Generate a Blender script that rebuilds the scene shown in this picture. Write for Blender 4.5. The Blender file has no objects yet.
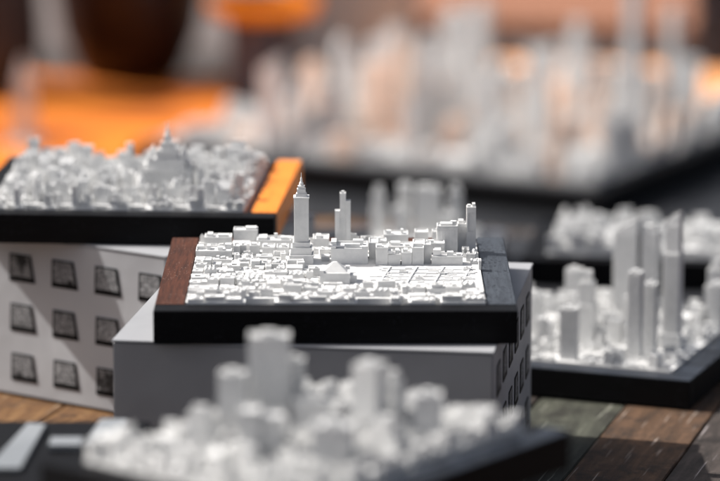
import bpy, bmesh, math, random
from mathutils import Vector, Matrix
R = math.radians
scene = bpy.context.scene
C = scene.collection

# ------------------------------------------------------------------ camera
CAM_H = 0.5474
cam_d = bpy.data.cameras.new('camera'); cam = bpy.data.objects.new('camera', cam_d); C.objects.link(cam)
cam.location = (0, 0, CAM_H); cam.rotation_euler = (R(90 - 11.7), 0, 0)
cam_d.sensor_width = 36; cam_d.lens = 173.5
cam_d.clip_start = 0.05; cam_d.clip_end = 200
cam_d.dof.use_dof = True; cam_d.dof.focus_distance = 2.01; cam_d.dof.aperture_fstop = 4.4
cam_d.dof.aperture_blades = 9
scene.camera = cam

# ------------------------------------------------------------------ light
SUN_EL, SUN_BACK = 45.0, 17.0          # the sun stands to the left and a little behind the table
world = bpy.data.worlds.new('World'); scene.world = world; world.use_nodes = True
wn = world.node_tree; wn.nodes.clear()
sky = wn.nodes.new('ShaderNodeTexSky'); sky.sky_type = 'NISHITA'; sky.sun_disc = False
sky.sun_elevation = R(SUN_EL); sky.sun_rotation = R(-(90 - SUN_BACK)); sky.air_density = 0.7; sky.dust_density = 5.0; sky.ozone_density = 0.4
bg = wn.nodes.new('ShaderNodeBackground'); bg.inputs['Strength'].default_value = 0.09
wo = wn.nodes.new('ShaderNodeOutputWorld')
hs = wn.nodes.new('ShaderNodeHueSaturation'); hs.inputs['Saturation'].default_value = 0.6
wn.links.new(sky.outputs[0], hs.inputs['Color']); wn.links.new(hs.outputs[0], bg.inputs['Color']); wn.links.new(bg.outputs[0], wo.inputs['Surface'])
sun_d = bpy.data.lights.new('sun', 'SUN'); sun_d.energy = 4.6; sun_d.angle = R(0.5); sun_d.color = (1.0, 0.965, 0.92)
sun = bpy.data.objects.new('sun', sun_d); C.objects.link(sun)
sv = Vector((-math.cos(R(SUN_BACK)) * math.cos(R(SUN_EL)), math.sin(R(SUN_BACK)) * math.cos(R(SUN_EL)), math.sin(R(SUN_EL))))
sun.rotation_euler = sv.to_track_quat('Z', 'Y').to_euler(); sun.location = (-1, 3, 2)
vs = scene.view_settings
vs.view_transform = 'Standard'; vs.look = 'None'; vs.exposure = 0.5; vs.gamma = 1.0; vs.use_curve_mapping = False
scene.render.engine = 'CYCLES'
scene.cycles.use_denoising = True
scene.cycles.max_bounces = 6

# ------------------------------------------------------------------ materials
def mat(name, col, rough=0.6, spec=0.5, metal=0.0):
    m = bpy.data.materials.new(name); m.use_nodes = True
    b = m.node_tree.nodes['Principled BSDF']
    b.inputs['Base Color'].default_value = (*col, 1); b.inputs['Roughness'].default_value = rough
    b.inputs['Specular IOR Level'].default_value = spec; b.inputs['Metallic'].default_value = metal
    return m
def nd(m, t, **k):
    n = m.node_tree.nodes.new(t)
    for a, v in k.items():
        if a in n.inputs: n.inputs[a].default_value = v
        else: setattr(n, a, v)
    return n
def lk(m, a, b): m.node_tree.links.new(a, b)
def bsdf(m): return m.node_tree.nodes['Principled BSDF']
def ramp(m, src, stops):
    r = nd(m, 'ShaderNodeValToRGB'); e = r.color_ramp.elements
    while len(e) > 1: e.remove(e[-1])
    e[0].position = stops[0][0]; e[0].color = (*stops[0][1], 1)
    for p, c in stops[1:]:
        q = e.new(p); q.color = (*c, 1)
    lk(m, src, r.inputs['Fac']); return r
def mapping(m, scale=(1, 1, 1), rnd=False):
    tc = nd(m, 'ShaderNodeTexCoord'); mp = nd(m, 'ShaderNodeMapping'); mp.inputs['Scale'].default_value = scale
    lk(m, tc.outputs['Object'], mp.inputs['Vector'])
    if rnd:
        oi = nd(m, 'ShaderNodeObjectInfo'); ml = nd(m, 'ShaderNodeMath', operation='MULTIPLY'); ml.inputs[1].default_value = 37.0
        lk(m, oi.outputs['Random'], ml.inputs[0]); cb = nd(m, 'ShaderNodeCombineXYZ')
        lk(m, ml.outputs[0], cb.inputs[0]); lk(m, ml.outputs[0], cb.inputs[1]); lk(m, cb.outputs[0], mp.inputs['Location'])
    return mp
def bump(m, src, strength, dist):
    b = nd(m, 'ShaderNodeBump', Strength=strength, Distance=dist)
    lk(m, src, b.inputs['Height']); lk(m, b.outputs[0], bsdf(m).inputs['Normal'])

def printed_white(name, k):
    m = mat(name, (k, k, k), 0.5, 0.3)
    mp = mapping(m, (1, 1, 1), True)
    n = nd(m, 'ShaderNodeTexNoise', Scale=260.0, Detail=3.0); lk(m, mp.outputs[0], n.inputs['Vector'])
    r = ramp(m, n.outputs['Fac'], [(0.3, (k * .90, k * .905, k * .90)), (0.6, (k, k, k * .99))])
    lk(m, r.outputs[0], bsdf(m).inputs['Base Color'])
    w = nd(m, 'ShaderNodeTexWave', Scale=900.0, Distortion=1.5, bands_direction='Z')
    lk(m, mp.outputs[0], w.inputs['Vector']); bump(m, w.outputs['Fac'], 0.5, 0.00012)
    return m
M_WHITE = printed_white('printed_white', 0.73)
M_WHITE_SHADED = printed_white('printed_white_shaded', 0.66)  # darker copy of the white print, partial shade put into the colour
M_WARM_LIT = printed_white('printed_warm_lit', 0.80)  # warm orange light painted into the white print of some towers
for _e, _c in zip([n for n in M_WARM_LIT.node_tree.nodes if n.type == 'VALTORGB'][0].color_ramp.elements, ((.88, .66, .53, 1), (.92, .72, .60, 1))): _e.color = _c

def stained_wood(name, c0, c1, speck, rough=0.42, along=(8, 120, 120), spec=0.5, chips=(0.24, 0.55)):
    m = mat(name, c0, rough, spec)
    mp = mapping(m, along, True)
    n = nd(m, 'ShaderNodeTexNoise', Scale=6.0, Detail=6.0, Roughness=0.65); lk(m, mp.outputs[0], n.inputs['Vector'])
    r = ramp(m, n.outputs['Fac'], [(0.35, c0), (0.68, c1)])
    mp2 = mapping(m, (1, 1, 1), True)
    s = nd(m, 'ShaderNodeTexVoronoi', Scale=420.0); lk(m, mp2.outputs[0], s.inputs['Vector'])
    n2 = nd(m, 'ShaderNodeTexNoise', Scale=70.0, Detail=2.0); lk(m, mp2.outputs[0], n2.inputs['Vector'])
    a = nd(m, 'ShaderNodeMath', operation='LESS_THAN'); a.inputs[1].default_value = chips[0]; lk(m, s.outputs['Distance'], a.inputs[0])
    b = nd(m, 'ShaderNodeMath', operation='GREATER_THAN'); b.inputs[1].default_value = chips[1]; lk(m, n2.outputs['Fac'], b.inputs[0])
    ab = nd(m, 'ShaderNodeMath', operation='MULTIPLY'); lk(m, a.outputs[0], ab.inputs[0]); lk(m, b.outputs[0], ab.inputs[1])
    mx = nd(m, 'ShaderNodeMix', data_type='RGBA'); lk(m, ab.outputs[0], mx.inputs['Factor'])
    lk(m, r.outputs[0], mx.inputs[6]); mx.inputs[7].default_value = (*speck, 1)
    lk(m, mx.outputs[2], bsdf(m).inputs['Base Color'])
    bump(m, n.outputs['Fac'], 0.35, 0.0006)
    return m
M_BLACK = stained_wood('black_stained_wood', (0.002, 0.002, 0.0025), (0.005, 0.005, 0.006), (0.012, 0.013, 0.016), 0.55, spec=0.12)
M_SKY_SHEEN = stained_wood('worn_sky_sheen_wood', (0.030, 0.035, 0.043), (0.060, 0.070, 0.084), (0.008, 0.009, 0.012), 0.45, (120, 8, 120), 0.4, (0.33, 0.47))  # sky reflection painted into the rail colour; the dark chips are wear
M_SKY_SHEEN_DARK = stained_wood('dark_sky_sheen_wood', (0.014, 0.018, 0.026), (0.026, 0.032, 0.044), (0.006, 0.006, 0.008), 0.36, (8, 120, 120), spec=0.4)  # bluish sky reflection painted as the colour of dark rails
M_WARM_SHEEN = stained_wood('warm_sheen_wood', (0.036, 0.011, 0.005), (0.095, 0.030, 0.014), (0.26, 0.18, 0.15), 0.6, (120, 8, 120), 0.2, (0.15, 0.50))  # warm reflection painted into the dark rail colour; chips are wear
M_ORANGE_SHEEN = stained_wood('orange_sheen_wood', (0.75, 0.20, 0.01), (0.95, 0.30, 0.02), (0.9, 0.4, 0.08), 0.5, (120, 8, 120))  # orange reflection on a dark rail, painted as its colour
M_GREYFRAME = stained_wood('grey_stained_wood', (0.06, 0.065, 0.075), (0.12, 0.125, 0.14), (0.2, 0.2, 0.2), 0.45)
M_BIGFRONT = stained_wood('charcoal_wood', (0.012, 0.013, 0.016), (0.022, 0.024, 0.03), (0.04, 0.04, 0.05), 0.5, spec=0.2)
M_DARKPLATE = mat('dark_plate', (0.02, 0.022, 0.026), 0.4)

def card(name, c0, c1):
    m = mat(name, c0, 0.55, 0.3); mp = mapping(m, (1, 1, 1), True)
    n = nd(m, 'ShaderNodeTexNoise', Scale=9.0, Detail=4.0); lk(m, mp.outputs[0], n.inputs['Vector'])
    r = ramp(m, n.outputs['Fac'], [(0.35, c0), (0.65, c1)]); lk(m, r.outputs[0], bsdf(m).inputs['Base Color'])
    n2 = nd(m, 'ShaderNodeTexNoise', Scale=11.0, Detail=3.0); lk(m, mp.outputs[0], n2.inputs['Vector']); bump(m, n2.outputs['Fac'], 0.6, 0.006)
    return m
M_CARD = card('white_card', (0.30, 0.305, 0.32), (0.365, 0.37, 0.385))
M_PIECE = card('pale_grey_card', (0.20, 0.215, 0.23), (0.25, 0.265, 0.28))
M_SHADE_GREY = card('shade_grey', (0.28, 0.283, 0.29), (0.36, 0.363, 0.37))  # shade painted as grey, on a white box front and a city plate
M_INK = mat('black_ink', (0.004, 0.004, 0.0045), 0.6, 0.1)
def map_print():
    m = mat('printed_map', (0.3, 0.3, 0.3), 0.6, 0.15); mp = mapping(m, (1, 1, 1), True)
    v = nd(m, 'ShaderNodeTexVoronoi', Scale=520.0, feature='F1', distance='MANHATTAN'); lk(m, mp.outputs[0], v.inputs['Vector'])
    n = nd(m, 'ShaderNodeTexNoise', Scale=65.0, Detail=3.0); lk(m, mp.outputs[0], n.inputs['Vector'])
    r1 = ramp(m, v.outputs['Distance'], [(0.1, (0.42, 0.43, 0.44)), (0.8, (0.14, 0.14, 0.145))])
    r2 = ramp(m, n.outputs['Fac'], [(0.36, (0.02, 0.02, 0.02)), (0.44, (0.85, 0.85, 0.85)), (0.7, (1.0, 1.0, 1.0))])
    mx = nd(m, 'ShaderNodeMix', data_type='RGBA', blend_type='MULTIPLY'); mx.inputs['Factor'].default_value = 0.9
    lk(m, r1.outputs[0], mx.inputs[6]); lk(m, r2.outputs[0], mx.inputs[7]); lk(m, mx.outputs[2], bsdf(m).inputs['Base Color'])
    return m
M_MAP = map_print()

def plank_mat(name, base, alt, dark, scratch):
    m = mat(name, base, 0.75, 0.3); mp = mapping(m, (14, 1.6, 14), True)
    n = nd(m, 'ShaderNodeTexNoise', Scale=9.0, Detail=9.0, Roughness=0.7, Distortion=0.4); lk(m, mp.outputs[0], n.inputs['Vector'])
    r = ramp(m, n.outputs['Fac'], [(0.32, dark), (0.47, base), (0.62, alt)])
    mp2 = mapping(m, (1, 1, 1), True)
    n2 = nd(m, 'ShaderNodeTexNoise', Scale=30.0, Detail=8.0, Roughness=0.8); lk(m, mp2.outputs[0], n2.inputs['Vector'])
    r2 = ramp(m, n2.outputs['Fac'], [(0.50, (0, 0, 0)), (0.60, (1, 1, 1))])
    mx = nd(m, 'ShaderNodeMix', data_type='RGBA'); lk(m, r2.outputs[0], mx.inputs['Factor'])
    lk(m, r.outputs[0], mx.inputs[6]); mx.inputs[7].default_value = (*dark, 1)
    mp3 = mapping(m, (60, 2.0, 60), True)
    n3 = nd(m, 'ShaderNodeTexNoise', Scale=6.0, Detail=3.0); lk(m, mp3.outputs[0], n3.inputs['Vector'])
    r3 = ramp(m, n3.outputs['Fac'], [(0.63, (0, 0, 0)), (0.69, (1, 1, 1))])
    mx2 = nd(m, 'ShaderNodeMix', data_type='RGBA'); lk(m, r3.outputs[0], mx2.inputs['Factor'])
    lk(m, mx.outputs[2], mx2.inputs[6]); mx2.inputs[7].default_value = (*scratch, 1)
    lk(m, mx2.outputs[2], bsdf(m).inputs['Base Color'])
    bump(m, n2.outputs['Fac'], 0.9, 0.003)
    return m
P_GREEN = plank_mat('green_painted_wood', (0.050, 0.052, 0.039), (0.078, 0.080, 0.060), (0.028, 0.027, 0.021), (0.3, 0.3, 0.25))
P_ORANGE = plank_mat('orange_brown_wood', (0.080, 0.044, 0.024), (0.13, 0.072, 0.040), (0.035, 0.022, 0.015), (0.4, 0.33, 0.28))
P_DARK = plank_mat('dark_weathered_wood', (0.042, 0.033, 0.029), (0.072, 0.057, 0.050), (0.022, 0.017, 0.015), (0.42, 0.38, 0.38))
P_OCHRE = plank_mat('ochre_wood', (0.14, 0.066, 0.022), (0.21, 0.11, 0.042), (0.05, 0.024, 0.012), (0.4, 0.3, 0.2))

def cloth(name, c0, c1, rough=0.85):
    m = mat(name, c0, rough, 0.3); mp = mapping(m)
    n = nd(m, 'ShaderNodeTexNoise', Scale=5.0, Detail=4.0); lk(m, mp.outputs[0], n.inputs['Vector'])
    r = ramp(m, n.outputs['Fac'], [(0.35, c0), (0.65, c1)]); lk(m, r.outputs[0], bsdf(m).inputs['Base Color'])
    w = nd(m, 'ShaderNodeTexNoise', Scale=900.0, Detail=1.0); lk(m, mp.outputs[0], w.inputs['Vector']); bump(m, w.outputs['Fac'], 0.3, 0.0005)
    return m
M_ORANGE = cloth('orange_cloth', (0.34, 0.075, 0.005), (0.76, 0.21, 0.010))
M_CHARCOAL = cloth('charcoal_cloth', (0.012, 0.013, 0.016), (0.025, 0.027, 0.032), 0.6)
M_BOWL = mat('dark_brown_glaze', (0.022, 0.006, 0.003), 0.45, 0.3)
M_CUP = card('mauve_grey_card', (0.10, 0.080, 0.086), (0.13, 0.105, 0.112))
M_ORANGE_PL = mat('orange_plastic', (0.95, 0.36, 0.02), 0.4)
_t = nd(M_ORANGE_PL, 'ShaderNodeBsdfTranslucent'); _t.inputs[0].default_value = (1.0, 0.50, 0.05, 1)
_x = nd(M_ORANGE_PL, 'ShaderNodeMixShader'); _x.inputs[0].default_value = 0.6
lk(M_ORANGE_PL, bsdf(M_ORANGE_PL).outputs[0], _x.inputs[1]); lk(M_ORANGE_PL, _t.outputs[0], _x.inputs[2])
lk(M_ORANGE_PL, _x.outputs[0], M_ORANGE_PL.node_tree.nodes['Material Output'].inputs[0])
M_PEACH_GLOW = cloth('peach_glow_cloth', (0.80, 0.34, 0.12), (0.88, 0.42, 0.18))  # warm glow behind the towers, painted as a cloth colour
M_BEIGE = card('beige_grey_card', (0.50, 0.47, 0.45), (0.58, 0.55, 0.53))
M_CRATE = mat('dark_blue_grey_paint', (0.035, 0.04, 0.06), 0.6)
M_BAG = cloth('dark_grey_canvas', (0.035, 0.03, 0.03), (0.06, 0.052, 0.052))
M_TERRA = plank_mat('salmon_brown_wood', (0.30, 0.125, 0.065), (0.40, 0.20, 0.13), (0.2, 0.08, 0.04), (0.6, 0.35, 0.25))
M_GROUND = cloth('paving', (0.11, 0.09, 0.085), (0.17, 0.14, 0.13))
M_LEG = mat('table_leg_wood', (0.1, 0.06, 0.04), 0.7)

# ------------------------------------------------------------------ mesh building
class MB:
    def __init__(s): s.v, s.f, s.mi = [], [], []
    def quad(s, pts, mi=0):
        b = len(s.v); s.v += [tuple(p) for p in pts]; s.f.append(tuple(range(b, b + len(pts)))); s.mi.append(mi)
    def prism(s, pts, z0, z1, mi=0, top=None, bottom=False):
        """pts counter-clockwise; top = optional other outline at z1"""
        top = top or pts; n = len(pts); b = len(s.v)
        s.v += [(x, y, z0) for x, y in pts] + [(x, y, z1) for x, y in top]
        for i in range(n):
            j = (i + 1) % n; s.f.append((b + i, b + j, b + n + j, b + n + i)); s.mi.append(mi)
        s.f.append(tuple(range(b + n, b + 2 * n))); s.mi.append(mi)
        if bottom: s.f.append(tuple(reversed(range(b, b + n)))); s.mi.append(mi)
    def box(s, x0, x1, y0, y1, z0, z1, mi=0, bottom=False):
        s.prism([(x0, y0), (x1, y0), (x1, y1), (x0, y1)], z0, z1, mi, None, bottom)
    def roofed(s, x0, x1, y0, y1, z0, z1, rim=0.0006, dip=0.0007):
        """a block with a raised parapet round a sunken roof"""
        o = [(x0, y0), (x1, y0), (x1, y1), (x0, y1)]
        i = [(x0 + rim, y0 + rim), (x1 - rim, y0 + rim), (x1 - rim, y1 - rim), (x0 + rim, y1 - rim)]
        b = len(s.v)
        s.v += [(x, y, z0) for x, y in o] + [(x, y, z1) for x, y in o] + [(x, y, z1) for x, y in i] + [(x, y, z1 - dip) for x, y in i]
        for k in range(4):
            j = (k + 1) % 4
            for r in (0, 4, 8): s.f.append((b + r + k, b + r + j, b + r + 4 + j, b + r + 4 + k)); s.mi.append(0)
        s.f.append((b + 12, b + 13, b + 14, b + 15)); s.mi.append(0)
    def lathe(s, prof, n=32, mi=0, cx=0, cy=0):
        b = len(s.v)
        for r, z in prof: s.v += [(cx + r * math.cos(2 * math.pi * k / n), cy + r * math.sin(2 * math.pi * k / n), z) for k in range(n)]
        for a in range(len(prof) - 1):
            for k in range(n):
                j = (k + 1) % n
                s.f.append((b + a * n + k, b + a * n + j, b + (a + 1) * n + j, b + (a + 1) * n + k)); s.mi.append(mi)
        s.f.append(tuple(b + (len(prof) - 1) * n + k for k in range(n))); s.mi.append(mi)
        s.f.append(tuple(b + k for k in reversed(range(n)))); s.mi.append(mi)
    def mesh(s, name, mats, bevel=0.0):
        me = bpy.data.meshes.new(name); me.from_pydata(s.v, [], s.f)
        for m in (mats if isinstance(mats, (list, tuple)) else [mats]): me.materials.append(m)
        for p, i in zip(me.polygons, s.mi): p.material_index = i
        if bevel:
            bm = bmesh.new(); bm.from_mesh(me)
            es = [e for e in bm.edges if len(e.link_faces) == 2 and e.calc_face_angle(0) > 0.5]
            bmesh.ops.bevel(bm, geom=es, offset=bevel, segments=2, affect='EDGES', clamp_overlap=True)
            bm.to_mesh(me); bm.free()
        me.update(); return me
def link(name, me, parent=None, loc=(0, 0, 0), rz=0.0, sc=None):
    o = bpy.data.objects.new(name, me); C.objects.link(o); o.location = loc; o.rotation_euler = (0, 0, rz)
    if sc: o.scale = sc
    if parent: o.parent = parent
    return o
def thing(name, label, cat, loc, cw=0.0, group=None):
    o = bpy.data.objects.new(name, None); C.objects.link(o); o.empty_display_size = 0.02
    o.location = loc; o.rotation_euler = (0, 0, -R(cw)); tag(o, label, cat, group); return o
def tag(o, label, cat, group=None):
    o['label'] = label; o['category'] = cat
    if group: o['group'] = group
    return o

# ------------------------------------------------------------------ ground and table
g = MB(); g.quad([(-40, -20, 0), (40, -20, 0), (40, 90, 0), (-40, 90, 0)])
go = link('ground', g.mesh('ground', M_GROUND), loc=(0, 0, -0.78)); go['kind'] = 'structure'

table = thing('wooden_table', 'weathered wooden display table made of planks painted green, orange and dark brown', 'table', (0, 0, -0.78), 16)
rng = random.Random(5)
PW = 0.057
def plank_mesh(m, w, L, seed):
    r = random.Random(seed); b = MB(); n = 14
    ys = [L * k / n for k in range(n + 1)]
    l = [-w / 2 + 0.0003 + r.uniform(-.0001, .0006) for _ in ys]; q = [w / 2 - 0.0003 + r.uniform(-.0006, .0001) for _ in ys]
    pts = [(q[k], ys[k]) for k in range(n + 1)] + [(l[k], ys[k]) for k in reversed(range(n + 1))]
    b.prism(pts, -0.025, 0, bottom=True)
    return b.mesh('plank', m, 0.0006)
# plank coordinates run across (u) and along (v) the boards, turned 16 degrees clockwise
c16, s16 = math.cos(R(16)), math.sin(R(16))
def uv(x, y): return (x * c16 - y * s16, x * s16 + y * c16)
ub = uv(0.168, 2.13)[0]                         # the joint between the green board and the orange one
mats = {-1: P_GREEN, 0: P_ORANGE, 1: P_DARK, 2: P_DARK, -2: P_DARK, -3: P_ORANGE, -4: P_DARK, -5: P_OCHRE, -6: P_OCHRE, -7: P_OCHRE, -8: P_OCHRE, -9: P_OCHRE}
for k in range(-17, 17):
    m = mats.get(k, rng.choice([P_DARK, P_ORANGE, P_OCHRE]))
    u = ub + (k + 0.5) * PW
    o = link('plank', plank_mesh(m, PW, 1.57 + rng.uniform(-.004, .004), k + 50), table, (u, 1.05, 0.78 + rng.uniform(-.0012, 0.0)))
for u, v in ((ub - .9, 1.2), (ub + .9, 1.2), (ub - .9, 2.50), (ub + .9, 2.50)):
    b = MB(); b.box(-.03, .03, -.03, .03, 0, 0.752, bottom=True); link('leg', b.mesh('leg', M_LEG, 0.003), table, (u, v, 0))
for v in (1.2, 2.50):
    b = MB(); b.box(-.86, .86, -.015, .015, -.09, 0.0, bottom=True); link('rail', b.mesh('rail', M_LEG, 0.002), table, (ub, v, 0.7515))

def flat_cloth(name, label, poly, m, amp, seed, z0=0.0):
    xs = [p[0] for p in poly]; ys = [p[1] for p in poly]
    bm = bmesh.new(); r = random.Random(seed)
    nx, ny = 40, 40; V = {}
    ph = [(r.uniform(0, 6), r.uniform(0, 6), r.uniform(8, 26), r.uniform(8, 26)) for _ in range(5)]
    (ax, ay), (bx, by), (cx, cy), (dx, dy) = poly
    for i in range(nx + 1):
        for j in range(ny + 1):
            s, t = i / nx, j / ny
            x = (1 - t) * ((1 - s) * ax + s * bx) + t * ((1 - s) * dx + s * cx)
            y = (1 - t) * ((1 - s) * ay + s * by) + t * ((1 - s) * dy + s * cy)
            z = sum(math.sin(a + x * p) * math.sin(q + y * w) for a, q, p, w in ph) / 5 * amp
            V[i, j] = bm.verts.new((x, y, z))
    for i in range(nx):
        for j in range(ny): bm.faces.new((V[i, j], V[i + 1, j], V[i + 1, j + 1], V[i, j + 1]))
    me = bpy.data.meshes.new(name); bm.to_mesh(me); bm.free(); me.materials.append(m)
    for p in me.polygons: p.use_smooth = True
    o = link(name, me, None, (0, 0, z0 + 0.0016 + amp)); sm = o.modifiers.new('thick', 'SOLIDIFY'); sm.thickness = 0.001; sm.offset = -1
    return tag(o, label, 'cloth')
flat_cloth('table_cloth', 'charcoal cloth under the low flat model and the grey framed model', [(-.020, 2.42), (.47, 2.40), (.47, 2.56), (-.035, 2.69)], M_CHARCOAL, 0.0003, 2)

# ------------------------------------------------------------------ the second, lower table further back, and its cloths
REAR_Z = -0.175
back = thing('long_table', 'long lower table behind the planks, spread with orange and charcoal cloths', 'table', (0, 3.36, -.78), 0)
for k in range(12):
    b = MB(); b.box(-1.1, 1.1, 0, .1195, -.03, 0, bottom=True); link('plank', b.mesh('plank', P_DARK, .001), back, (0, k * .12, .78 + REAR_Z))
for u in (-1.04, 1.04):
    for v in (.06, 1.36):
        b = MB(); b.box(-.03, .03, -.03, .03, 0, .574, bottom=True); link('leg', b.mesh('leg', M_LEG, .002), back, (u, v, 0))
flat_cloth('table_cloth', 'bright orange cloth spread over the rear table, behind the left city model', [(-1.05, 3.37), (-.075, 3.37), (-.172, 4.50), (-1.05, 4.60)], M_ORANGE, 0.007, 1, REAR_Z)
flat_cloth('table_cloth', 'charcoal cloth spread under the very large city model on the rear table', [(-.060, 3.37), (1.0, 3.37), (1.0, 4.46), (-.150, 4.49)], M_CHARCOAL, 0.0005, 3, REAR_Z)

# ------------------------------------------------------------------ printed display boxes
BH = 0.105
def picture_mesh():
    b = MB(); w0, w1, h, t = 0.0212, 0.0172, 0.0178, 0.00035
    sh = -0.0012
    def P(u, v, z): return (u, -z, v)
    o = [(-w0 / 2, -h / 2), (w0 / 2, -h / 2), (w1 / 2 + sh, h / 2), (-w1 / 2 + sh, h / 2)]
    i = [(-w0 / 2 + .0014, -h / 2 + .0032), (w0 / 2 - .0022, -h / 2 + .0032), (w1 / 2 + sh - .0016, h / 2 - .0010), (-w1 / 2 + sh + .0012, h / 2 - .0010)]
    k = len(b.v); b.v += [P(x, y, 0) for x, y in o] + [P(x, y, t) for x, y in o] + [P(x, y, t) for x, y in i]
    for a in range(4):
        c = (a + 1) % 4
        b.f.append((k + a, k + c, k + 4 + c, k + 4 + a)); b.mi.append(0)
        b.f.append((k + 4 + a, k + 4 + c, k + 8 + c, k + 8 + a)); b.mi.append(0)
    b.f.append((k + 8, k + 9, k + 10, k + 11)); b.mi.append(1)
    return b.mesh('printed_picture', [M_INK, M_MAP])
PIC = picture_mesh()
def display_box(label, loc, cw, BW, BD, faces, u0=0.0, front_m=None):
    body_m = M_CARD
    t = thing('display_box', label, 'box', loc, cw, 'white cardboard boxes the models stand on')
    b = MB(); b.box(-BW / 2, BW / 2, -BD / 2, BD / 2, 0, BH - .0012, bottom=True)
    me = b.mesh('body', [body_m, front_m or body_m], 0.0008)
    if front_m:
        for p in me.polygons:
            if p.normal.y < -.9: p.material_index = 1
    link('body', me, t)
    b = MB(); b.box(-BW / 2 - .0006, BW / 2 + .0006, -BD / 2 - .0006, BD / 2 + .0006, BH - .0011, BH, bottom=True)
    link('lid', b.mesh('lid', M_CARD, 0.0004), t)
    for f in faces:
        for r in range(3):
            for c in range(6):
                z = 0.0835 - r * 0.0325; u = (c - 2.5) * 0.0347 + u0
                if abs(u) > (BW if f == 'front' else BD) / 2 - .0095: continue
                if f == 'front': link('printed_picture', PIC, t, (u, -BD / 2 - .0002, z))
                else: link('printed_picture', PIC, t, (BW / 2 + .0002, u, z), R(90))
    return t
# front left corner (-0.1366, 1.861); the box is turned 9 degrees clockwise
def corner_to_centre(cx, cy, cw, ox, oy):
    c, s = math.cos(R(cw)), math.sin(R(cw)); return (cx + ox * c + oy * s, cy - ox * s + oy * c)
bx, by = corner_to_centre(-0.1366, 1.864, 8.0, .1055, .117)
display_box('white cardboard box with a plain front under the sharp framed city model', (bx, by, 0.0004), 8.0, .211, .234, ['right'], 0.0, M_SHADE_GREY)
lx, ly = -0.1537, 2.110
bx, by = corner_to_centre(lx, ly, 34.5, -0.066, .08)
display_box('white box with rows of printed map pictures, standing on the ochre planks', (bx, by, 0.0004), 34.5, .215, .16, ['front', 'right'], 0.066 - .004 - .5 * .0347)

# ------------------------------------------------------------------ building variants for the printed cities (unit = metres, base at z 0)
def tidy(b, name): return b.mesh(name, M_WHITE)
def v_low(kind, r, w, d, h):
    b = MB(); rim = 0.0006; x, y = w / 2, d / 2
    if kind == 0:
        b.roofed(-x, x, -y, y, 0, h, rim); b.box(-x * .5, 0, -y * .2, y * .4, h - .0007, h + .0012)
    elif kind == 1:
        b.roofed(-x, x, -y, -y * .1, 0, h, rim); b.roofed(-x, -x * .1, -y * .1, y, 0, h * .93, rim); b.box(x * .0, x, y * .1, y * .9, 0, h * .45)
    elif kind == 2:
        b.roofed(-x, x, y * .35, y, 0, h, rim); b.roofed(-x, -x * .4, -y, y * .35, 0, h * .96, rim); b.roofed(x * .4, x, -y, y * .35, 0, h * .9, rim); b.box(-x * .4, x * .4, -y, -y * .5, 0, h * .5)
    elif kind == 3:
        b.box(-x, x, -y, y, 0, h * .7); b.v += [(-x, -y, h * .7), (x, -y, h * .7), (x, y, h * .7), (-x, y, h * .7), (-x, 0, h), (x, 0, h)]; k = len(b.v) - 6
        for f in ((0, 1, 5, 4), (2, 3, 4, 5), (1, 2, 5), (3, 0, 4)): b.f.append(tuple(k + i for i in f)); b.mi.append(0)
    elif kind == 4:
        b.roofed(-x, x, -y, y, 0, h * .62, rim); b.roofed(-x * .7, x * .55, -y * .5, y * .8, h * .62 - .0007, h, rim); b.box(-x * .2, x * .1, 0, y * .3, h - .0007, h + .001)
    elif kind == 5:
        b.roofed(-x, -.05 * x, -y, y, 0, h, rim); b.roofed(0.0, x, -y * .9, y * .6, 0, h * .74, rim); b.box(x * .3, x * .7, -y * .3, y * .1, h * .74 - .0007, h * .74 + .0014)
    elif kind == 6:
        # courtyard ring
        o = [(-x, -y), (x, -y), (x, y), (-x, y)]; i = [(-x * .45, -y * .45), (x * .45, -y * .45), (x * .45, y * .45), (-x * .45, y * .45)]; k = len(b.v)
        b.v += [(a, c, 0) for a, c in o] + [(a, c, h) for a, c in o] + [(a, c, h) for a, c in i] + [(a, c, h * .3) for a, c in i]
        for q in range(4):
            j = (q + 1) % 4
            for s in (0, 4, 8): b.f.append((k + s + q, k + s + j, k + s + 4 + j, k + s + 4 + q)); b.mi.append(0)
        b.f.append((k + 12, k + 13, k + 14, k + 15)); b.mi.append(0)
        b.box(-x * .95, -x * .55, -y * .9, -y * .6, h, h + .001)
    elif kind == 7:
        # a row of narrow house fronts of unequal height
        n = 4
        for q in range(n):
            hh = h * r.uniform(.7, 1.0); a = -x + 2 * x * q / n
            b.roofed(a + .00005, a + 2 * x / n - .00005, -y * r.uniform(.8, 1), y * r.uniform(.6, 1), 0, hh, .0004, .0004)
    elif kind == 8:
        # dome or rounded roof
        b.roofed(-x, x, -y, y, 0, h * .6, rim)
        rr = min(x, y) * .6; b.lathe([(rr, h * .55), (rr, h * .7), (rr * .85, h * .85), (rr * .5, h * .97), (rr * .1, h)], 10)
    elif kind == 9:
        # long shed with three roof ridges
        for q in range(3):
            a = -x + 2 * x * q / 3; c = a + 2 * x / 3; m = (a + c) / 2; k = len(b.v)
            b.v += [(a, -y, 0), (c, -y, 0), (c, y, 0), (a, y, 0), (a, -y, h * .7), (c, -y, h * .7), (c, y, h * .7), (a, y, h * .7), (m, -y, h), (m, y, h)]
            for f in ((0, 1, 5, 8, 4), (2, 3, 7, 9, 6), (1, 2, 6, 5), (3, 0, 4, 7), (5, 6, 9, 8), (7, 4, 8, 9)): b.f.append(tuple(k + i for i in f)); b.mi.append(0)
    return b
LW = 0.0092
_r = random.Random(3)
LOW = []
for k in range(10):
    for q in range(2):
        LOW.append(tidy(v_low(k, _r, LW, LW * (1 if q else .86), LW), 'building'))

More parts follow.
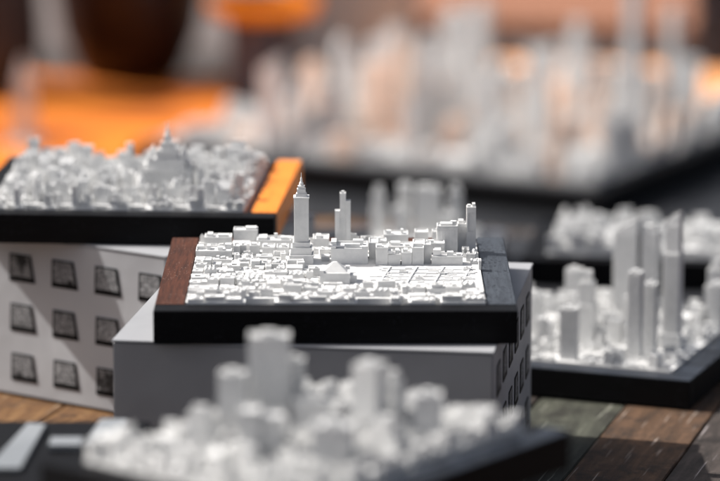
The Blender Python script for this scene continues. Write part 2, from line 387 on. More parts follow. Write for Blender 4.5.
def tower_mesh(kind, w, d, h, seed=0, ribs=True):
    b = MB(); x, y = w / 2, d / 2; r = random.Random(seed)
    def rib(x0, x1, y0, y1, z0, z1, step=0.0016, t=0.00022):
        if not ribs: return
        n = max(2, int((x1 - x0) / step)); s = (x1 - x0) / n
        for i in range(n):
            a = x0 + s * (i + .3); b.box(a, a + s * .4, y0 - t, y0 - .00001, z0, z1); 
        n = max(2, int((y1 - y0) / step)); s = (y1 - y0) / n
        for i in range(n):
            a = y0 + s * (i + .3); b.box(x1 + .00001, x1 + t, a, a + s * .4, z0, z1); b.box(x0 - t, x0 - .00001, a, a + s * .4, z0, z1)
    if kind == 'slab':
        b.roofed(-x, x, -y, y, 0, h, .0007, .0009); rib(-x, x, -y, y, h * .08, h * .97)
        b.box(-x * .4, x * .3, -y * .4, y * .4, h - .0009, h + .0016)
    elif kind == 'setback':
        b.roofed(-x, x, -y, y, 0, h * .55); b.roofed(-x * .78, x * .78, -y * .78, y * .78, h * .55 - .0007, h * .85); b.roofed(-x * .5, x * .5, -y * .5, y * .5, h * .85 - .0007, h)
        rib(-x, x, -y, y, 0, h * .54); rib(-x * .78, x * .78, -y * .78, y * .78, h * .56, h * .84)
    elif kind == 'spire':
        b.box(-x, x, -y, y, 0, h * .6); rib(-x, x, -y, y, 0, h * .59)
        b.prism([(-x * .8, -y * .8), (x * .8, -y * .8), (x * .8, y * .8), (-x * .8, y * .8)], h * .6, h * .78, top=[(-x * .5, -y * .5), (x * .5, -y * .5), (x * .5, y * .5), (-x * .5, y * .5)])
        b.prism([(-x * .4, -y * .4), (x * .4, -y * .4), (x * .4, y * .4), (-x * .4, y * .4)], h * .78, h, top=[(-x * .05, -y * .05), (x * .05, -y * .05), (x * .05, y * .05), (-x * .05, y * .05)])
    elif kind == 'slant':
        k = len(b.v); z1, z2 = h * .86, h
        b.v += [(-x, -y, 0), (x, -y, 0), (x, y, 0), (-x, y, 0), (-x, -y, z1), (x, -y, z2), (x, y, z2), (-x, y, z1)]
        for f in ((0, 1, 5, 4), (1, 2, 6, 5), (2, 3, 7, 6), (3, 0, 4, 7), (4, 5, 6, 7)): b.f.append(tuple(k + i for i in f)); b.mi.append(0)
        rib(-x, x, -y, y, 0, h * .84)
    elif kind == 'twin':
        b.roofed(-x, -x * .08, -y, y * .7, 0, h); b.roofed(x * .02, x, -y * .6, y, 0, h * .86); b.box(-x * .08, x * .02, -y * .4, y * .4, 0, h * .8)
        rib(-x, -x * .08, -y, y * .7, 0, h * .97)
    elif kind == 'round':
        b.lathe([(x, 0), (x, h * .9), (x * .8, h * .92), (x * .8, h * .97), (x * .3, h * .98), (x * .3, h)], 14)
    elif kind == 'crown':
        b.roofed(-x, x, -y, y, 0, h * .93, .0008, .001); rib(-x, x, -y, y, 0, h * .8)
        b.box(-x * 1.04, x * 1.04, -y * 1.04, y * 1.04, h * .80, h * .82)
        b.box(-x * .7, x * .1, -y * .6, y * .6, h * .93 - .001, h * .98); b.box(x * .3, x * .6, -y * .3, y * .3, h * .93 - .001, h)
    return b
TOWERS = {}
def get_tower(kind, asp, warm_tint=False):
    key = (kind, asp, warm_tint)
    if key not in TOWERS: TOWERS[key] = tidy(tower_mesh(kind, 0.010, 0.010, 0.010 * asp, ribs=False), 'tower')
    if warm_tint: TOWERS[key].materials[0] = M_WARM_LIT
    return TOWERS[key]
KINDS = ['slab', 'setback', 'spire', 'slant', 'twin', 'round', 'crown', 'slab']

# ------------------------------------------------------------------ framed models
class Model:
    def __init__(s, label, x, y, z, cw, w=0.2, d=0.2, th=0.0185, rw=0.0165, mats=None, plate_in=(0, 0, 0, 0), group='framed white city models on the table', dz=0.001, notch=(), white=None, plate_m=None):
        s.x, s.y, s.cw, s.w, s.d, s.th, s.rw = x, y, cw, w, d, th, rw
        s.t = thing('framed_city_model', label, 'city model', (x, y, z), cw, group)
        mm = dict(front=M_BLACK, back=M_BLACK, left=M_BLACK, right=M_BLACK); mm.update(mats or {})
        X, Y = w / 2, d / 2
        def rail(x0, x1, y0, y1, m, lab=None):
            b = MB(); cx, cy = (x0 + x1) / 2, (y0 + y1) / 2
            b.box(x0 - cx, x1 - cx, y0 - cy, y1 - cy, 0, th, bottom=True)
            me = b.mesh('rail', [m, M_BLACK], 0.0005)
            if m in (M_SKY_SHEEN, M_SKY_SHEEN_DARK, M_WARM_SHEEN, M_BIGFRONT):
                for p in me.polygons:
                    if p.normal.z < .5: p.material_index = 1  # painted reflection colour stays on top faces only; sides are black
            o = link('rail', me, s.t, (cx, cy, 0))
            if lab: o['label'] = lab
        names = {M_WARM_SHEEN: 'worn dark rail with warm reflection tint', M_SKY_SHEEN: 'worn dark rail with sky reflection tint', M_ORANGE_SHEEN: 'dark rail with orange reflection tint'}
        rail(-X, -X + rw, -Y + rw + .0001, Y, mm['left'], names.get(mm['left'])); rail(X - rw, X, -Y + rw + .0001, Y, mm['right'], names.get(mm['right']))
        rail(-X, X, -Y, -Y + rw, mm['front']); rail(-X + rw + .0001, X - rw - .0001, Y - rw, Y, mm['back'], names.get(mm['back']))
        b = MB(); b.box(-X + rw + .0001, X - rw - .0001, -Y + rw + .0001, Y - rw - .0001, .001, th - .004, bottom=True)
        link('base_board', b.mesh('base_board', M_DARKPLATE), s.t)
        l, r, f, k = plate_in
        s.px0, s.px1, s.py0, s.py1 = -X + rw + .0006 + l, X - rw - .0006 - r, -Y + rw + .0006 + f, Y - rw - .0006 - k
        s.top = th + dz
        b = MB(); nd_ = .010 if notch else 0; s.white = white or M_WHITE
        b.box(s.px0, s.px1, s.py0 + nd_, s.py1, th - .004, s.top)
        a = s.px0
        for n0, n1 in list(notch) + ([(s.px1, s.px1)] if notch else []):
            if n0 > a: b.box(a, n0, s.py0, s.py0 + nd_ - .00001, th - .004, s.top)
            a = n1
        link('city_plate', b.mesh('city_plate', plate_m or s.white), s.t)
        s.res = [(n0, n1, s.py0 - .001, s.py0 + nd_) for n0, n1 in notch]; s.n = 0
    def local(s, wx, wy):
        c, q = math.cos(R(s.cw)), math.sin(R(s.cw)); dx, dy = wx - s.x, wy - s.y
        return dx * c - dy * q, dx * q + dy * c
    def put(s, name, b, x, y, rz=0.0, pad=0.001, reserve=None):
        """b: MB or mesh with its base at z 0; x, y local"""
        me = b.mesh(name, s.white) if isinstance(b, MB) else b
        o = link(name, me, s.t, (x, y, s.top), rz); s.n += 1
        xs = [v.co.x for v in me.vertices]; ys = [v.co.y for v in me.vertices]
        if rz:
            rr = max(max(map(abs, xs)), max(map(abs, ys))); s.res.append((x - rr - pad, x + rr + pad, y - rr - pad, y + rr + pad))
        else: s.res.append((x + min(xs) - pad, x + max(xs) + pad, y + min(ys) - pad, y + max(ys) + pad))
        return o
    def low(s):
        if s.white is M_WHITE: return LOW
        if not hasattr(s, '_l'):
            s._l = [m.copy() for i, m in enumerate(LOW) if i not in (16, 17)]
            for m in s._l: m.materials[0] = s.white
        return s._l
    def free(s, x0, x1, y0, y1):
        return all(x1 <= a or x0 >= b or y1 <= c or y0 >= d for a, b, c, d in s.res)
    def fill(s, pitch, street, hfun, seed, tower=None, limit=290, every=4, kinds=None, bias=None):
        """lots in rows; a wider street every few lots. hfun(x, y, r) -> height"""
        r = random.Random(seed); lots = []
        y = s.py0 + .0004; row = 0
        while y < s.py1 - pitch * .55:
            dd = min(pitch * r.uniform(.8, 1.15), s.py1 - y - .0004); x = s.px0 + .0004; col = 0
            while x < s.px1 - pitch * .5:
                ww = min(pitch * r.uniform(.65, 1.35), s.px1 - x - .0004)
                lots.append((x, x + ww, y, y + dd)); x += ww + (street if col % every == every - 1 else .0005); col += 1
            y += dd + (street if row % 2 else .0006); row += 1
        keep = []
        for x0, x1, y0, y1 in lots:
            if bias and not bias((x0 + x1) / 2, (y0 + y1) / 2, r): continue
            if s.free(x0, x1, y0, y1): keep.append((x0, x1, y0, y1)); continue
            # shrink towards a free part
            xm, ym = (x0 + x1) / 2, (y0 + y1) / 2
            for q in ((x0, xm, y0, y1), (xm, x1, y0, y1), (x0, x1, y0, ym), (x0, x1, ym, y1)):
                if s.free(*q): keep.append(q); break
        rest = MB(); room = limit - len(s.t.children)
        for n_, (x0, x1, y0, y1) in enumerate(keep):
            if n_ >= room:
                q = (x1 - x0) * r.uniform(.02, .16); rest.roofed(x0 + q, x1 - q * .5, y0 + q * .6, y1, 0, hfun((x0 + x1) / 2, (y0 + y1) / 2, r)); continue
            w, d = x1 - x0, y1 - y0; cx, cy = (x0 + x1) / 2, (y0 + y1) / 2; h = hfun(cx, cy, r)
            if tower and h > tower:
                k = r.choice(KINDS); asp = 3 if h < .035 else 6
                link('tower', get_tower(k, asp, r.random() < .33), s.t, (cx, cy, s.top), 0, (w / .010 * r.uniform(.55, .9), d / .010 * r.uniform(.55, .9), h / (.010 * asp)))
            else:
                me = r.choice(s.low())
                link('building', me, s.t, (cx, cy, s.top), r.choice((0, math.pi)) + r.uniform(-.13, .13), (w / LW * .95, d / LW * .95, h / LW))
            s.n += 1
        if rest.v:
            o = link('low_buildings', rest.mesh('low_buildings', s.white), s.t, (0, 0, s.top)); o['kind'] = 'stuff'

# ---- the sharp model in the middle
def rb(x0, x1, y0, y1, h, *extra):
    """a hand-made block; extra boxes (fx0, fx1, fy0, fy1, height) in fractions on its roof"""
    b = MB(); cx, cy = (x0 + x1) / 2, (y0 + y1) / 2; x0 -= cx; x1 -= cx; y0 -= cy; y1 -= cy
    b.roofed(x0, x1, y0, y1, 0, h)
    n = max(3, int((x1 - x0) / .0011)); st = (x1 - x0) / n
    if h > .005:
        for k in range(n): b.box(x0 + st * (k + .25), x0 + st * (k + .75), y0 - .00016, y0 - .00001, .0006, h - .0012)
        b.box(x0 - .0001, x1 + .0001, y0 - .00026, y0 - .00001, h - .0008, h - .0003)
    for a, c, e, f, t in extra: b.box(x0 + (x1 - x0) * a, x0 + (x1 - x0) * c, y0 + (y1 - y0) * e, y0 + (y1 - y0) * f, h - .0007, h + t)
    return b, cx, cy
mm_ = 0.001
mid = Model('sharply focused city model with a spired skyscraper, rails coloured with warm and sky reflections', -.0134, 1.953, .1056, 0,
            mats=dict(left=M_WARM_SHEEN, right=M_SKY_SHEEN, back=M_WARM_SHEEN), plate_in=(0, 0, .0005, 0), notch=((-.050, -.034), (.012, .030), (.036, .040), (.055, .058)))
def skyscraper():
    b = MB(); r3 = lambda v: v * mm_
    b.roofed(r3(-7), r3(7), r3(-9), r3(9), 0, r3(5.2)); b.roofed(r3(-6.1), r3(6.1), r3(-6.4), r3(7), r3(4.5), r3(9.2)); b.roofed(r3(-5.0), r3(5.0), r3(-5.4), r3(5.4), r3(8.5), r3(12.2))
    b.box(r3(-4.1), r3(4.1), r3(-4.3), r3(4.3), r3(11.5), r3(38.4))
    for k in range(6):                                   # shallow ribs up every side of the shaft
        a = -3.95 + k * 1.32
        b.box(r3(a), r3(a + .75), r3(-4.48), r3(-4.301), r3(12.2), r3(37.6)); b.box(r3(4.101), r3(4.28), r3(a), r3(a + .75), r3(12.2), r3(37.6)); b.box(r3(-4.28), r3(-4.101), r3(a), r3(a + .75), r3(12.2), r3(37.6))
    b.box(r3(-4.6), r3(4.6), r3(-4.7), r3(4.7), r3(38.0), r3(38.7))
    b.prism([(r3(p), r3(q)) for p, q in ((-3.4, -3.4), (3.4, -3.4), (3.4, 3.4), (-3.4, 3.4))], r3(38.7), r3(40.6), top=[(r3(p), r3(q)) for p, q in ((-2.9, -2.9), (2.9, -2.9), (2.9, 2.9), (-2.9, 2.9))])
    b.box(r3(-2.5), r3(2.5), r3(-2.5), r3(2.5), r3(40.6), r3(43.2)); b.box(r3(-2.0), r3(2.0), r3(-2.0), r3(2.0), r3(43.2), r3(44.9))
    b.lathe([(r3(1.35), r3(44.9)), (r3(1.25), r3(46.6)), (r3(.7), r3(47.4)), (r3(.55), r3(49.4)), (r3(.2), r3(50.0)), (r3(.15), r3(52.6))], 10)
    return b
mid.put('skyscraper', skyscraper(), -.0207, .0265)
def triple():
    b = MB()
    for x0, x1, y0, y1, h in ((-4.6, -1.7, -3, 2.5, 21), (-1.69, 1.9, -2.2, 3.2, 31.5), (1.91, 4.7, -2.8, 2.2, 27)):
        b.roofed(x0 * mm_, x1 * mm_, y0 * mm_, y1 * mm_, 0, h * mm_, .0004, .0004)
        n = int((x1 - x0) / 1.0)
        for k in range(n): a = x0 + (k + .3) * (x1 - x0) / n; b.box(a * mm_, (a + .4) * mm_, (y0 - .18) * mm_, (y0 - .001) * mm_, 1 * mm_, (h - 1.2) * mm_)
    b.box(-.8 * mm_, .9 * mm_, -.6 * mm_, 1.4 * mm_, 31.1 * mm_, 32.6 * mm_)
    return b
mid.put('tower', triple(), .0031, .0745)
def lone():
    b = MB(); b.roofed(-.0027, .0027, -.0030, .0035, 0, .0272, .0004, .0005)
    b.box(-.0027, .0027, -.0038, -.00301, 0, .0125); b.box(-.0027, -.0017, -.0038, -.00301, .0125, .0272); b.box(.0017, .0027, -.0038, -.00301, .0125, .0272); b.box(-.0017, .0017, -.0038, -.00301, .0240, .0272); b.box(-.00335, -.00271, -.002, .001, 0, .011); b.box(-.0022, -.0004, -.002, .001, .0267, .0283); b.box(.0006, .0023, -.0018, .003, .0267, .0288)
    return b
mid.put('tower', lone(), .0790, .0552)
def slab_block(w, d, h, extras, ribs=7):
    b = MB(); x, y = w / 2, d / 2; b.roofed(-x, x, -y, y, 0, h, .0006, .0008)
    b.box(-x - .0002, x + .0002, -y - .0003, -y - .00001, h - .0022, h - .0012)
    for k in range(ribs): a = -x + (k + .25) * w / ribs; b.box(a, a + w / ribs * .5, -y - .00018, -y - .00001, .0008, h - .0026)
    for e in extras: b.box(*e)
    return b
mid.put('office_block', slab_block(.0122, .010, .0170, [(-.004, .003, -.003, .003, .0162, .0180), (.002, .0055, .001, .004, .0162, .0186)]), .0648, .0512)
mid.put('office_block', slab_block(.0050, .008, .0166, [(-.002, .001, -.002, .003, .0158, .0182)], 3), .0736, .0590)
# palace block with courtyard roof in front of the slim towers
b = MB(); x, y = .0107, .0115
b.roofed(-x, x, -y, y, 0, .0092, .0009, .0010); b.box(-x, -x + .003, -y + .012, y, .0082, .0108); b.box(-.003, .006, -.004, -.001, .0082, .0104)
b.box(.002, .008, .003, .008, .0082, .0112); b.box(-.008, -.003, -.008, -.005, .0082, .0098); b.box(x - .0035, x, -y, -y + .004, .0093, .0106); b.box(-x, -x + .0028, -y, -y + .003, .0093, .0108)
mid.put('palace', b, .0073, .0295)
# row of blocks along the far side of the square
row = [(22.6, 29.6, 15.3, 27, 10.6, ((.1, .5, .2, .6, .0008),)), (29.8, 36.8, 15.3, 28, 6.6, ((.0, .35, .0, .4, .002), (.6, .9, .3, .8, .0016))), (37.6, 43.4, 15.3, 26, 7.6, ((.2, .6, .2, .7, .0014),)),
       (43.6, 50.4, 15.8, 27, 10.4, ((.1, .9, .5, .9, .0012),)), (50.6, 54.6, 21, 30, 11.2, ()), (55.0, 73.0, 15.3, 25, 5.4, ((.05, .3, .1, .8, .0035), (.5, .7, .3, .7, .0018), (.8, .95, .1, .5, .0012))),
       (27.6, 42.0, 66, 79, 7.8, ((.1, .3, .3, .6, .0015), (.7, .8, .4, .7, .002))), (46, 54, 70, 80, 8.6, ()), (52.4, 63.0, 36, 47, 8.8, ((.1, .4, .2, .5, .0012),)), (56.5, 66.5, 72, 80, 8.4, ((.2, .6, .3, .6, .001),)),
       (30, 44, 38, 52, 6.4, ((.1, .5, .4, .8, .0012), (.7, .9, .1, .4, .001))), (44.6, 51.6, 36, 56, 7.2, ((.2, .8, .2, .4, .001),)), (18.6, 24, 33, 48, 9.8, ()), (20, 29, 52, 62, 6.8, ((.3, .6, .3, .6, .0013),)),
       # left side
       (-82.6, -61.6, 31.5, 46, 5.2, ((.02, .2, .5, .9, .0012), (.3, .4, .4, .8, .0018), (.6, .75, .3, .6, .0012), (.8, .98, .6, .95, .002))), (-62, -47.6, 72, 82, 9.4, ((.5, .95, .2, .8, .001),)), (-60.8, -57.0, 40, 49, 6.4, ()),
       (-56.8, -53.4, 43, 51, 6.2, ((.2, .6, .2, .6, .0008),)), (-47.8, -27.6, 60, 74, 5.6, ((.05, .3, .1, .9, .0012), (.5, .6, .6, .8, .0022), (.7, .95, .3, .6, .001))), (-51.4, -45.6, 43, 53, 6.0, ((.2, .7, .1, .6, .0009),)),
       (-44.0, -36.6, 41, 52, 5.4, ((.1, .4, .2, .6, .0011),)), (-35.6, -28.6, 43, 54, 4.8, ((.4, .8, .3, .7, .0009),)), (-79, -63, 66, 78, 6.2, ((.1, .3, .2, .8, .0014), (.5, .9, .1, .5, .0012))), (-14.6, -5, 60, 74, 6.6, ((.2, .5, .3, .8, .001),)),
       (81.8, 83.3, 3, 9, 5.5, ())]
for x0, x1, y0, y1, h, ex in row:
    b, cx, cy = rb(x0 * mm_, x1 * mm_, y0 * mm_, y1 * mm_, h * mm_, *ex); mid.put('building', b, cx, cy, pad=.0006)
# hall with a pyramid roof
b = MB(); b.box(-.0085, .0085, -.0060, .0085, 0, .0062)
b.prism([(-.0072, -.0045), (.0072, -.0045), (.0072, .0075), (-.0072, .0075)], .0062, .0115, top=[(-.0009, .0005), (.0012, .0005), (.0012, .0022), (-.0009, .0022)])
b.box(-.0085, -.0062, -.0060, -.0030, .00621, .0078); b.box(.0060, .0085, .0052, .0085, .00621, .0080); b.box(.0086, .0125, -.002, .006, 0, .0042)
mid.put('pyramid_roofed_hall', b, -.0008, -.0295)
# the open square: low kerbs, steps and paths
b = MB(); r_ = random.Random(8)
for a in range(5): yy = -.036 + a * .0095; b.box(.018 + r_.uniform(0, .01), .079 - r_.uniform(0, .01), yy, yy + .0006, 0, .0005 + .0002 * (a % 2))
for a in range(4):
    xx = .024 + a * .0155; k = len(b.v); t = .0008
    b.v += [(xx, -.034, 0), (xx + .0009, -.034, 0), (xx + .0075, .010, 0), (xx + .0066, .010, 0), (xx, -.034, t), (xx + .0009, -.034, t), (xx + .0075, .010, t), (xx + .0066, .010, t)]
    for f in ((0, 1, 5, 4), (1, 2, 6, 5), (2, 3, 7, 6), (3, 0, 4, 7), (4, 5, 6, 7)): b.f.append(tuple(k + i for i in f)); b.mi.append(0)
for a in range(5):
    for c in range(4):
        for q in range(3):
            xx = .0215 + a * .0118 + r_.uniform(0, .004) + c * .0012; yy = -.0345 + c * .0112 + q * .0031
            w_, d_ = r_.uniform(.0015, .0065), r_.uniform(.0009, .0021)
            b.prism([(xx, yy), (xx + w_, yy + r_.uniform(-.0004, .0004)), (xx + w_ + .0004, yy + d_), (xx + .0004, yy + d_)], 0, r_.uniform(.00015, .0008))
mid.put('square_kerbs', b, 0, 0, pad=0)
for cx, cy in ((.038, -.006), (.047, -.022), (.060, -.010), (.071, -.027), (.030, -.026), (.075, .002)):
    b = MB(); b.roofed(-.0022, .0022, -.0014, .0014, 0, .0014, .0003, .0004); b.box(-.0005, .0005, -.0004, .0004, .001, .0024); mid.put('kiosk', b, cx, cy)
mid.res.append((.010, .0834, -.040, .0145))
mid.res.append((-.016, .015, .000, .0175))
mid.fill(.0088, .0016, lambda x, y, r: (.0016 + r.random() ** 1.5 * .0038) if y < .012 else (.0020 + r.random() * .0020) if y < .030 and x < -.035 else (.0025 + r.random() * .0032), 11, limit=300)

# ---- the model at the left, on the picture box
left = Model('blurred white city model with a ribbed cathedral-like tower block, one rail tinted by orange reflection', -.146, 2.22, .1056, 4,
             mats=dict(right=M_ORANGE_SHEEN), plate_in=(0, .004, 0, 0), notch=((-.072, -.066), (-.060, -.048), (-.040, -.030), (-.016, -.006), (.006, .017), (.034, .044), (.056, .064)))
def castle():
    b = MB(); s = mm_
    b.roofed(-15.5 * s, 15.5 * s, -9 * s, 11 * s, 0, 17 * s); b.roofed(-12 * s, 12 * s, -7 * s, 9 * s, 16.3 * s, 24 * s)
    for k in range(9): a = -15 + k * 3.5; b.box(a * s, (a + 1.5) * s, -9.9 * s, -9.001 * s, 0, 18.5 * s)
    for k in range(6): a = -8.8 + k * 3.3; b.box(15.501 * s, 16.3 * s, a * s, (a + 1.4) * s, 0, 18 * s)
    b.roofed(-6.5 * s, 7 * s, -6 * s, 8 * s, 23.3 * s, 29.5 * s); b.roofed(-3.8 * s, 4.4 * s, -4 * s, 5 * s, 28.8 * s, 34 * s); b.box(-2.2 * s, 2.4 * s, -2 * s, 2.5 * s, 33.3 * s, 38 * s)
    b.lathe([(1.6 * s, 38 * s), (1.4 * s, 41 * s), (.6 * s, 43 * s), (.3 * s, 47 * s)], 8)
    for x, y in ((-10, -5), (10, -5), (-10, 7), (10, 7)): b.lathe([(1.9 * s, 23 * s), (1.7 * s, 27 * s), (.3 * s, 31 * s)], 8, cx=x * s, cy=y * s)
    for x, h in ((14, 22), (-14, 20)): b.box((x - 1.6) * s, (x + 1.6) * s, -3 * s, 4 * s, 16.3 * s, h * s)
    return b
left.put('cathedral_block', castle(), .0250, -.032)
left.fill(.0070, .0020, lambda x, y, r: .0030 + r.random() ** 2.5 * .0135, 21, limit=300)

# ---- the model at the right with its skyscrapers
right = Model('dark framed white city model with tall sharp-topped skyscrapers, lying on the planks', .1495, 2.245, .0004, 21, mats=dict(front=M_SKY_SHEEN_DARK, right=M_SKY_SHEEN_DARK))
def sky_b(w, d, h):
    b = MB(); x, y = w / 2, d / 2
    b.box(-x, x, -y, y, 0, h * .70); b.box(-x * .86, x * .94, -y * .86, y * .9, h * .70, h * .90)
    k = len(b.v); X0, X1 = -x * .8, x * .9
    b.v += [(X0, -y * .8, h * .90), (X1, -y * .8, h * .90), (X1, y * .8, h * .90), (X0, y * .8, h * .90), (X0 + w * .25, -y * .7, h * .955), (X1, -y * .7, h), (X1, y * .7, h), (X0 + w * .25, y * .7, h * .955)]
    for f in ((0, 1, 5, 4), (1, 2, 6, 5), (2, 3, 7, 6), (3, 0, 4, 7), (4, 5, 6, 7)): b.f.append(tuple(k + i for i in f)); b.mi.append(0)
    for q in range(5): a = -x + (q + .25) * w / 5; b.box(a, a + w / 10, -y - .0004, -y - .00001, 0, h * .69)
    b.box(-x * 1.5, x * 1.4, -y * 1.4, y * 1.3, 0, h * .07); b.roofed(-x * 1.2, x * 1.5, -y * 1.7, -y * 1.41, 0, h * .12)
    return b
right.put('skyscraper', sky_b(.0105, .0105, .091), .0655, -.0200)
right.put('skyscraper', tower_mesh('slant', .016, .013, .069, 1), .0120, .0560)
right.put('skyscraper', tower_mesh('crown', .010, .011, .066, 2), .0285, .0560)
right.put('skyscraper', tower_mesh('slab', .0085, .009, .057, 3), .0510, -.0560)
right.put('skyscraper', tower_mesh('slab', .0075, .008, .046, 4), .0560, -.0380)
right.put('tower', tower_mesh('slab', .0105, .009, .034, 5), .0125, -.0740)
right.put('tower', tower_mesh('setback', .0110, .011, .049, 6), .0100, -.0280)
right.put('tower', tower_mesh('slab', .0100, .010, .038, 7), -.0150, .0230)
right.put('tower', tower_mesh('setback', .0135, .011, .040, 8), .0690, .0760, 0)
right.put('tower', tower_mesh('twin', .0100, .010, .021, 9), -.0110, -.0520)
right.put('tower', tower_mesh('setback', .0140, .012, .027, 10), -.0090, -.0020)
right.put('tower', tower_mesh('twin', .0150, .011, .019, 11), .0350, -.0300)
right.put('tower', tower_mesh('slab', .0090, .010, .030, 12), .0770, .0480)
right.put('tower', tower_mesh('slab', .0120, .010, .024, 14), .0290, .0180)
right.put('tower', tower_mesh('crown', .0100, .012, .030, 15), -.0310, -.0150)
right.fill(.0072, .0016, lambda x, y, r: .0015 + r.random() ** 3 * .009 + (.004 if y > 0 else 0), 31, limit=290, bias=lambda x, y, r: r.random() < .88)

# ---- the low model behind it
hx, hy = corner_to_centre(.117, 2.475, 9, .12, .075)
low = Model('low flat white city model in a black frame behind the skyscraper model', hx, hy, .0030, 9, w=.24, d=.15)
low.fill(.0100, .0018, lambda x, y, r: .004 + r.random() ** 2 * .013, 41, limit=240)

# ---- small grey framed model half hidden behind the sharp one
gm = Model('grey framed model with a few loose white towers, behind the sharp city model', .020, 2.515, .0030, 5, w=.17, d=.15, mats=dict(front=M_GREYFRAME, back=M_GREYFRAME, left=M_GREYFRAME, right=M_GREYFRAME), plate_in=(.055, .0, .0, .0))
for i, (wx, wy, w, h, k) in enumerate(((.014, 2.56, .011, .037, 'setback'), (.051, 2.555, .019, .039, 'crown'), (.034, 2.58, .010, .034, 'slab'), (.072, 2.57, .012, .036, 'setback'), (.030, 2.535, .010, .026, 'twin'), (.066, 2.535, .010, .020, 'slab'))):
    a, c = gm.local(wx, wy); gm.put('tower', tower_mesh(k, w, .012, h, i), a, c)
gm.fill(.0095, .002, lambda x, y, r: .002 + r.random() * .006, 43, limit=120)

# ---- the big city model at the back
cx, cy = corner_to_centre(0.2534, 3.5706, 28, -.29, .25)
big = Model('very large blurred city model crowded with white and warm-light-tinted towers on the rear table', cx, cy, REAR_Z + .0045, 28, w=.58, d=.50, th=.032, rw=.016, mats=dict(front=M_BIGFRONT, left=M_GREYFRAME), plate_in=(.005, .005, .016, .005), plate_m=M_SHADE_GREY)  # greyed plate paints the dark gaps between the towers
for i, (wx, wy, w, h, k) in enumerate(((.298, 3.755, .018, .218, 'setback'), (.352, 3.87, .013, .15, 'slab'), (.198, 3.775, .021, .112, 'setback'), (.139, 3.736, .017, .092, 'slab'), (.073, 3.83, .024, .125, 'setback'), (.112, 3.99, .026, .135, 'crown'), (.25, 3.95, .026, .125, 'setback'))):
    a, c = big.local(wx, wy); big.put('tower', tower_mesh(k, w, w, h, i, ribs=False), a, c)
big.fill(.0235, .007, lambda x, y, r: (.020 + r.random() ** 2.6 * .125) * (.22 if x < -.155 else .86 if x < .0 else .6), 51, tower=.018, limit=300, every=3)

# ---- the foreground model, turned towards the camera's left
FX, FY = .100, 1.597
fc = corner_to_centre(FX, FY, 0, 0, 0)
tq = R(39); uu = Vector((-math.sin(tq), -math.cos(tq))); vv = Vector((-math.cos(tq), math.sin(tq)))
cen = Vector((FX, FY)) + uu * .10 + vv * .078
fg = Model('very blurred white city model closest to the camera, with block towers, in a dark frame', cen.x, cen.y, .1056, 39, w=.156, d=.20, mats=dict(right=M_SKY_SHEEN_DARK), rw=.014, white=M_WHITE_SHADED)
for i, (wx, wy, w, d, h, k, rz) in enumerate(((-.0431, 1.604, .0195, .012, .0450, 'slab', 0), (-.0310, 1.612, .009, .008, .031, 'slab', 0), (-.0600, 1.590, .0125, .011, .030, 'slab', 8), (.0045, 1.580, .0125, .013, .0365, 'slab', 25), (.0150, 1.592, .0105, .012, .030, 'setback', 25), (.0320, 1.575, .0125, .012, .0235, 'slab', 5),
         (-.022, 1.592, .018, .011, .0165, 'slab', 5), (-.045, 1.545, .020, .014, .024, 'twin', 0), (-.012, 1.525, .018, .014, .022, 'slab', 10), (-.074, 1.560, .013, .012, .021, 'setback', 20), (.012, 1.545, .014, .012, .020, 'setback', 30))):
    a, c = fg.local(wx, wy)
    fg.put('tower', tower_mesh(k, w, d, h, i, ribs=False), a, c, R(39) + R(-rz), pad=-.0015)
fg.fill(.0058, .0016, lambda x, y, r: .003 + r.random() ** 2.2 * .0085 + .003 * max(0, math.sin(x * 90) * math.sin(y * 70)), 61, limit=300)
b = MB(); b.box(-.05, .05, -.07, .07, 0, .1048, bottom=True)
pl = link('plinth_box', b.mesh('plinth_box', M_INK, .001), None, (cen.x, cen.y, .0004), -R(39)); tag(pl, 'black box under the closest city model', 'box')

# ---- the black tray with white pieces at the lower left
tray = thing('black_tray', 'black tray with flat white pieces, beside the closest city model', 'tray', (-.262, 1.655, .0004), 0)
b = MB(); b.box(-.153, .153, -.095, .095, 0, .0886, bottom=True); link('body', b.mesh('body', M_BLACK, .001), tray)
def flat_piece(label, pts, h):
    b = MB(); xs = sum(p[0] for p in pts) / len(pts); ys = sum(p[1] for p in pts) / len(pts)
    b.prism([(x - xs, y - ys) for x, y in pts], 0, h, bottom=True)
    o = link('white_piece', b.mesh('white_piece', M_PIECE, .0004), None, (xs, ys, .0894)); return tag(o, label, 'card piece', 'flat white pieces on the black tray')
flat_piece('slanted white card piece lying alone at the outer end of the black tray', [(-.184, 1.650), (-.167, 1.650), (-.162, 1.735), (-.172, 1.738)], .002)
flat_piece('white four-sided card piece on the black tray beside the plain box', [(-.140, 1.690), (-.1215, 1.690), (-.1205, 1.742), (-.1345, 1.742)], .003)
flat_piece('narrow white card strip joined up to the four-sided piece on the tray', [(-.157, 1.690), (-.1405, 1.690), (-.1405, 1.706), (-.157, 1.706)], .003)

# ------------------------------------------------------------------ things at the back (their sizes below are in units of 1.32 m)
def sized(t):
    t.scale = (1.32, 1.32, 1.32); return t
t = sized(thing('dark_pot', 'very blurred dark brown round pot on the orange cloth', 'pot', (-0.3010, 4.5012, REAR_Z + 0.0053)))
b = MB(); b.lathe([(.040, 0), (.052, .012), (.068, .05), (.076, .10), (.078, .15), (.072, .15), (.068, .10), (.03, .03)], 40)
o = link('body', b.mesh('body', M_BOWL), t)
for p in o.data.polygons: p.use_smooth = True
b = MB(); b.lathe([(.0785, .149), (.082, .152), (.082, .158), (.0705, .158), (.0705, .151)], 40); link('rim', b.mesh('rim', M_BOWL), t)

